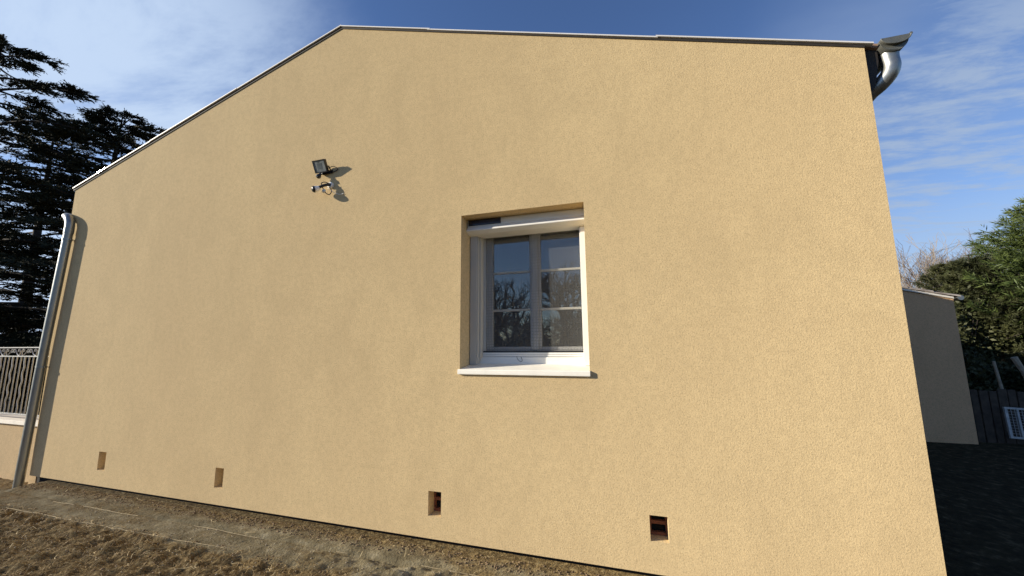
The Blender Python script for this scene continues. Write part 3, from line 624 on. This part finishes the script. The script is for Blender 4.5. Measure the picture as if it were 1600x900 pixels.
def cedar(name, x, y, H, Rr, seed, label, lean=(0, 0), nl=60, subs=26, tw=15):
    rng = np.random.default_rng(seed); t = thing(name, (x, y, 0), label, 'tree', 'dark cedars behind the terrace')
    tr = MB(); top = Vector((x+lean[0], y+lean[1], H))
    tr.tube([Vector((x, y, -0.5)).lerp(top, k/8) for k in range(9)], [0.40*(1-k/8.6) for k in range(9)], 10)
    P, D, Ln = [], [], []
    for i in range(nl):
        rel = 0.07+0.92*(i+rng.random()*0.6)/nl; z = H*rel; env = max(0.6, Rr*(1.0-rel**1.7)**0.8*(0.70+0.42*rng.random()))
        az = i*2.39996+rng.normal()*0.35; dr = np.array([math.cos(az), math.sin(az), 0]); lat = np.array([-dr[1], dr[0], 0]); rise = rng.uniform(0.05, 0.22)+0.5*rel**4
        b0 = np.array([x+lean[0]*rel, y+lean[1]*rel, z]); drift = np.array([0.12, 0.0, 0])*env; wig = rng.normal(size=3)*0.05*env
        f = lambda s_: b0+dr*env*s_+drift*s_*s_+wig*math.sin(s_*3)+np.array([0, 0, env*(rise*s_-0.24*s_*s_)])
        tr.tube([tuple(f(k/7)) for k in range(8)], [0.07*(1-k/8)*(0.4+env/Rr)+0.006 for k in range(8)], 5, cap=False)
        for j in range(int(subs*(0.45+0.55*env/Rr))):
            s_ = 0.12+0.90*rng.random()**0.8; q = f(s_); sg = 1 if j % 2 else -1; a2 = R(rng.uniform(18, 70)); ls = (0.26*env*(1.15-s_)+0.45)*rng.uniform(0.6, 1.2)
            d2 = dr*math.cos(a2)+lat*sg*math.sin(a2)+np.array([0.15, 0, rng.uniform(-0.22, 0.10)]); d2 /= np.linalg.norm(d2); l2 = np.cross(d2, (0, 0, 1))
            nt_ = int(tw*(0.4+ls*0.6)); tt = rng.random(nt_)**0.8; sgn = rng.choice((-1, 1), nt_)[:, None]
            base = q+d2*ls*tt[:, None]+np.array([0, 0, -0.12*ls])*(tt[:, None]**2)
            td = d2*0.9+l2*sgn*rng.uniform(0.15, 0.9, (nt_, 1))+np.array([0.10, 0, 0.05])+rng.normal(size=(nt_, 3))*np.array([0.15, 0.15, 0.17]); td = unit(td)
            tl = rng.uniform(0.16, 0.40, nt_)[:, None]
            P.append(base); D.append(td); Ln.append(tl[:, 0])                      # the shoot itself
            for m_ in range(4):
                u = rng.random((nt_, 1)); P.append(base+td*tl*u); D.append(td+rng.normal(size=(nt_, 3))*0.45); Ln.append(rng.uniform(0.07, 0.15, nt_))
    tr.build('trunk', M['bark'], t, smooth=True)
    P = np.concatenate(P); D = np.concatenate(D); Ln = np.concatenate(Ln)
    blades(P, D, Ln, 0.012+0.055*Ln, rng, 'crown', M['cedar'], t)
    return t
cedar('cedar_tree', -26.8, 5.0, 15.7, 7.3, 3, 'tall dark cedar at the left edge rising above the terrace', (0.3, 0), 68, 36, 19)
cedar('cedar_tree', -24.9, 8.2, 13.0, 7.2, 12, 'lower dark cedar close behind the left roof slope', (1.0, 0), 92, 38, 19)
cedar('cedar_tree', -37, 11.0, 17.0, 8.0, 5, 'farther dark cedar behind the tall one at the left edge', (0, 0), 50, 24, 13)

def conifer(name, x, y, H, Rr, seed, label, mat, group=None, nl=230, leaf=0.20, low=0.03, ns=52, trunkmat='bark', power=0.75):
    rng = np.random.default_rng(seed); t = thing(name, (x, y, 0), label, 'tree', group)
    tr = MB().tube([(x, y, -0.3), (x, y, H*0.5), (x, y, H*0.97)], [0.14, 0.09, 0.01], 8); P, D, Ln = [], [], []
    for i in range(nl):
        rel = low+(0.98-low)*((i+rng.random())/nl)**1.15; az = i*2.39996+rng.normal()*0.25
        env = Rr*(1-rel)**power*(0.80+0.34*rng.random())+0.12; dr = np.array([math.cos(az), math.sin(az), 0]); b0 = np.array([x, y, H*rel*0.93])
        rise = rng.uniform(0.25, 0.55); tip = b0+dr*env+np.array([0, 0, env*rise])
        if i % 3 == 0: tr.tube([tuple(b0), tuple(tip)], [0.022, 0.006], 4, cap=False)
        s_ = rng.random(ns)**0.6*0.95+0.08; c = b0+(tip-b0)*s_[:, None]+np.array([0, 0, 0.12*env])*(s_**2)[:, None]
        c += rng.normal(size=(ns, 3))*np.array([0.10, 0.10, 0.06])*Rr*0.5*(1.15-s_[:, None])
        P.append(c); D.append(dr*0.9+np.array([0, 0, 0.35])+rng.normal(size=(ns, 3))*0.5); Ln.append(rng.uniform(0.6, 1.25, ns)*leaf*1.3)
    tr.build('trunk', M[trunkmat], t)
    P, D, Ln = fronds(np.concatenate(P), np.concatenate(D), np.concatenate(Ln), rng, 5)
    blades(P, D, Ln, 0.065*Ln.ravel()+0.0025, rng, 'crown', mat, t)
    return t
conifer('cypress_tree', 12.3, 10.0, 5.5, 3.5, 21, 'bushy bright green cypress filling the right edge', M['cypress'], nl=520, ns=95, leaf=0.185, power=0.5)
conifer('evergreen_shrub', 9.15, 10.6, 4.05, 1.35, 31, 'dark green evergreen shrub just above the annex roof', M['dark_leaf'], nl=190, leaf=0.11, ns=90)
conifer('evergreen_shrub', 10.6, 13.6, 4.4, 1.7, 33, 'olive evergreen shrub between the bare trees and the big cypress', M['dark_leaf'], nl=170, leaf=0.12, ns=80)

def bush(name, cx_, cy_, rx, ry, h, n, seed, mat, label, group=None, leaf=0.09, cat='shrub', z0=0.0):
    rng = np.random.default_rng(seed); t = thing(name, (cx_, cy_, 0), label, cat, group); u = rng.normal(size=(n, 3)); u = unit(u); r = rng.random((n, 1))**0.35
    lump = 0.75+0.35*np.sin(u[:, :1]*5+seed)*np.cos(u[:, 1:2]*4)+0.2*rng.random((n, 1))
    P = u*r*lump*np.array([rx, ry, h*0.55])+np.array([cx_, cy_, z0+h*0.5]); P = P[P[:, 2] > z0-0.02]; n = len(P)
    D = u[:n]+rng.normal(size=(n, 3))*0.7+np.array([0, 0, 0.4])
    tr = MB()
    rg2 = random.Random(seed)
    for k in range(9):
        a = rg2.random()*6.28; tr.tube([(cx_, cy_, -0.1), (cx_+math.cos(a)*rx*0.3, cy_+math.sin(a)*ry*0.3, h*0.4), (cx_+math.cos(a)*rx*0.6, cy_+math.sin(a)*ry*0.6, h*0.8)], [0.03, 0.02, 0.006], 4)
    tr.build('stems', M['bark'], t)
    blades(P, D, rng.uniform(0.6, 1.4, n)*leaf, 0.3*leaf*np.ones(n), rng, 'foliage', mat, t); return t
# dark hedge seen through the railing
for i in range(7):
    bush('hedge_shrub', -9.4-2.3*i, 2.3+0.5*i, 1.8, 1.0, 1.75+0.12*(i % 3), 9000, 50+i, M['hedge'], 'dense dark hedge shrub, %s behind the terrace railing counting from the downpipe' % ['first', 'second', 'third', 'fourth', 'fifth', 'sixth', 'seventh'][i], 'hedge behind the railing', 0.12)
# undergrowth behind the board fence
for i, (x, y, rx, h, lb) in enumerate([(6.9, 8.3, 0.9, 1.25, 'low dark undergrowth shrub behind the fence beside the annex corner'), (8.7, 8.9, 1.1, 1.0, 'low shrub behind the bent stake at the right edge'), (8.3, 10.2, 1.2, 2.6, 'shaded shrub between annex and big cypress')]):
    bush('shrub', x, y, rx, 0.7, h, 9000, 80+i, M['dark_leaf'], lb, None, 0.10)

def bare_tree(name, x, y, H, seed, label, group, mat, spread=0.55, depth=6, r0=0.12, minr=0.006, thin=1.0, fork=0.25, trunk_frac=0.3, kids=3):
    rg = random.Random(seed); t = thing(name, (x, y, 0), label, 'tree', group); tr = MB(); cr = MB()
    def grow(p, d, l, r, dep):
        n = 3 if dep > 1 else 2; pts = [p]; q = p.copy(); dd = d.copy()
        for k in range(n):
            dd = (dd+Vector((rg.gauss(0, 1), rg.gauss(0, 1), rg.gauss(0, 0.6)+0.25))*0.16).normalized(); q = q+dd*l/n; pts.append(q.copy())
        rads = [r*(1-0.38*k/n) for k in range(n+1)]
        (tr if dep == depth else cr).tube(pts, rads, 7 if dep >= depth-1 else (4 if dep > 2 else 3), cap=False)
        if dep == 0: return
        for k in range(kids if dep < depth else kids+1):
            s_ = 1.0 if k == 0 else rg.uniform(0.35, 1.0); i = min(n-1, int(s_*n)); pp = pts[i].lerp(pts[i+1], s_*n-i) if s_ < 1 else pts[-1]
            ax = Vector((rg.gauss(0, 1), rg.gauss(0, 1), rg.gauss(0, 0.4))); ax = (ax-dd*ax.dot(dd)).normalized()
            nd = (dd*1.0+ax*(spread*(1.3 if k else 0.5))*rg.uniform(0.7, 1.5)+Vector((0, 0, fork))).normalized()
            grow(pp, nd, l*rg.uniform(0.62, 0.86), max(minr, r*(0.62 if k else 0.72)*thin), dep-1)
    grow(Vector((x, y, -0.2)), Vector((0, 0, 1)), H*trunk_frac, r0, depth)
    tr.build('trunk', mat, t); cr.build('crown', mat, t); return t
for i, (x, y, H, r0) in enumerate([(13.2, 19.5, 6.9, 0.10), (15.6, 22, 7.2, 0.12), (17.6, 22.5, 7.6, 0.12), (19.2, 23.5, 8.0, 0.12), (16.4, 19.5, 6.2, 0.09), (21.3, 24, 8.2, 0.12), (14.0, 25, 7.2, 0.12)]):
    bare_tree('bare_tree', x, y, H, 200+i, ['slender pale bare tree leftmost beyond the annex roof', 'bare grey tree second from the left beyond the annex', 'bare twiggy tree in the middle beyond the annex', 'tall bare tree just left of the big cypress', 'short bare tree low between the others beyond the annex', 'bare tree mostly hidden behind the big cypress', 'faint bare tree farthest back beyond the annex'][i], 'bare trees beyond the annex', M['bark_pale' if i else 'bark_white'], spread=0.50, depth=6, r0=r0*0.6, minr=0.0018, kids=3, fork=0.22)
# large bare oaks behind the photographer, seen mirrored in the panes
bare_tree('oak_tree', -3.4, -19.5, 8.0, 301, 'spreading bare oak mirrored in the right window pane', 'bare oaks across the garden', M['bark_oak'], spread=0.72, depth=7, r0=0.34, minr=0.010, kids=3, fork=0.08, trunk_frac=0.24)
bare_tree('oak_tree', -8.2, -20.5, 8.0, 305, 'bare oak mirrored in the left window pane', 'bare oaks across the garden', M['bark_oak'], spread=0.72, depth=7, r0=0.30, minr=0.010, kids=3, fork=0.08, trunk_frac=0.24)
for i in range(6):
    bush('hedge_shrub', -16+4.2*i, -26, 2.6, 1.5, 2.3, 5000, 120+i, M['hedge'], '%s hedge shrub from the west across the garden behind the viewer' % ['first', 'second', 'third', 'fourth', 'fifth', 'sixth'][i], 'hedge across the garden', 0.2)

# ------------------------------------------------------------------ straw, clods and pebbles
rng = np.random.default_rng(9)
def zat(x, y): return gz(float(x), float(y))
def strands(n, seed, xr, yr, lr, wr, lift, mat, name, label, dirb=None):
    rng = np.random.default_rng(seed); V = []; F = []
    for i in range(n):
        x = rng.uniform(*xr); y = yr[0]+(yr[1]-yr[0])*rng.random()
        a = rng.uniform(0, math.pi*2) if dirb is None else rng.normal()*dirb; l = rng.uniform(*lr)*(0.5+rng.random()**2); ww = rng.uniform(*wr); bend = rng.normal()*0.5; up = rng.uniform(0, lift)
        o = len(V); seg = 4
        for k in range(seg+1):
            s_ = k/seg-0.5; aa = a+bend*s_; px = x+math.cos(aa)*l*s_; py = y+math.sin(aa)*l*s_
            if py > -0.005: py = -0.005
            z = zat(px, py)+0.004+up*(0.3+(1-4*s_*s_)*0.7)+ (up*1.5*s_ if i % 3 == 0 else 0); sx, sy = -math.sin(aa)*ww, math.cos(aa)*ww
            V += [(px+sx, py+sy, z), (px-sx, py-sy, z+ww*0.6)]
        for k in range(seg): F.append((o+2*k, o+2*k+1, o+2*k+3, o+2*k+2))
    ob = fastmesh(name, V, F, mat); tag(ob, label, None, kind='stuff'); return ob
M['straw'] = simple('dry_straw', (0.50, 0.40, 0.22), 0.7, 0, 0.3, 30)
M['straw_dark'] = simple('brown_dead_grass', (0.26, 0.18, 0.075), 0.85, 0, 0.45, 14)
strands(13000, 1, (-8.6, 0.6), (-1.75, -0.50), (0.025, 0.07), (0.0007, 0.0016), 0.012, M['straw_dark'], 'dead_grass', 'brown dead grass matted over the soil')
strands(900, 2, (-8.0, 0.6), (-1.6, -0.5), (0.03, 0.13), (0.0008, 0.0018), 0.012, M['straw'], 'straw', 'scattered pale straw on the soil')
strands(60, 3, (-6.5, 0.3), (-0.28, -0.04), (0.04, 0.12), (0.0008, 0.0018), 0.02, M['straw'], 'straw', 'few straws on the soil strip along the wall')
strands(2500, 4, (1.8, 9.0), (0.3, 5.8), (0.05, 0.14), (0.002, 0.004), 0.03, M['straw_dark'], 'grass', 'sparse grass on the shaded ground')
# two long pale strings pressed in the mortar strip
M['string'] = simple('jute_string', (0.33, 0.27, 0.165), 0.9, 0, 0.35, 30)
def string(pts, name, label, rad, seed, gaps):
    rg = random.Random(seed); P = []; mb = MB(); x0, y0 = pts[0]; x1, y1 = pts[1]; nseg = int((x1-x0)/0.05); run = []; done = 0
    for k in range(nseg+1):
        t = k/nseg; x = x0+(x1-x0)*t; y = y0+(y1-y0)*t+0.014*mn.noise(Vector((x*1.7, 0, seed)))+0.004*mn.noise(Vector((x*9, 0, seed)))
        on = mn.noise(Vector((x*1.3, seed, 5))) > gaps
        if on: run.append((x, y, 0.5*gz(x, y, False)+0.5*zat(x, y)+0.004))
        if (not on or k == nseg) and len(run) > 2: mb.tube(run, rad, 5); run = []; done += 1
        elif not on: run = []
    o = mb.build(name, M['string'], None); tag(o, label, 'string'); return o
string([(-6.4, -0.575), (-3.2, -0.525)], 'string', 'long pale string along the outer edge of the mortar strip', 0.0021, 3, -0.28)
string([(-5.9, -0.335), (-0.6, -0.275)], 'string', 'broken pale string in the groove nearer the wall', 0.0021, 7, -0.02)
# clods
def clods(n, seed, xr, yr, sr, mat, name, label):
    rng = np.random.default_rng(seed); base = np.array([(1, 0, 0), (-1, 0, 0), (0, 1, 0), (0, -1, 0), (0, 0, 1), (0, 0, -1)], float)
    fc = np.array([(0, 2, 4), (2, 1, 4), (1, 3, 4), (3, 0, 4), (2, 0, 5), (1, 2, 5), (3, 1, 5), (0, 3, 5)]); V = []; F = []
    for i in range(n):
        x = rng.uniform(*xr); y = rng.uniform(*yr); s_ = sr[0]+(sr[1]-sr[0])*rng.random()**3
        q = base*(0.6+0.6*rng.random((6, 3)))*s_*np.array([1.2, 1, 0.65]); a = rng.random()*6.28; ca, sa = math.cos(a), math.sin(a)
        q = q@np.array([(ca, sa, 0), (-sa, ca, 0), (0, 0, 1)]); V.append(q+np.array([x, y, zat(x, y)+s_*0.25])); F.append(fc+6*i)
    o = fastmesh(name, np.concatenate(V), np.concatenate(F), mat, k=3); tag(o, label, kind='stuff'); return o
M['clod'] = simple('soil_clod', (0.17, 0.12, 0.070), 1.0, 0, 0.5, 25, bump=0.001)
M['pebble'] = simple('grey_pebble', (0.30, 0.255, 0.185), 0.9, 0, 0.4, 18)
clods(7000, 5, (-8.6, 0.6), (-1.7, -0.5), (0.002, 0.013), M['clod'], 'soil_clods', 'crumbly brown soil')
clods(3200, 6, (-7.0, 0.4), (-0.20, -0.04), (0.002, 0.012), M['clod'], 'soil_clods', 'loose soil along the foot of the wall')
clods(2600, 7, (-5.5, 0.6), (-1.0, -0.30), (0.002, 0.009), M['pebble'], 'gravel', 'small grey grit on the ground')
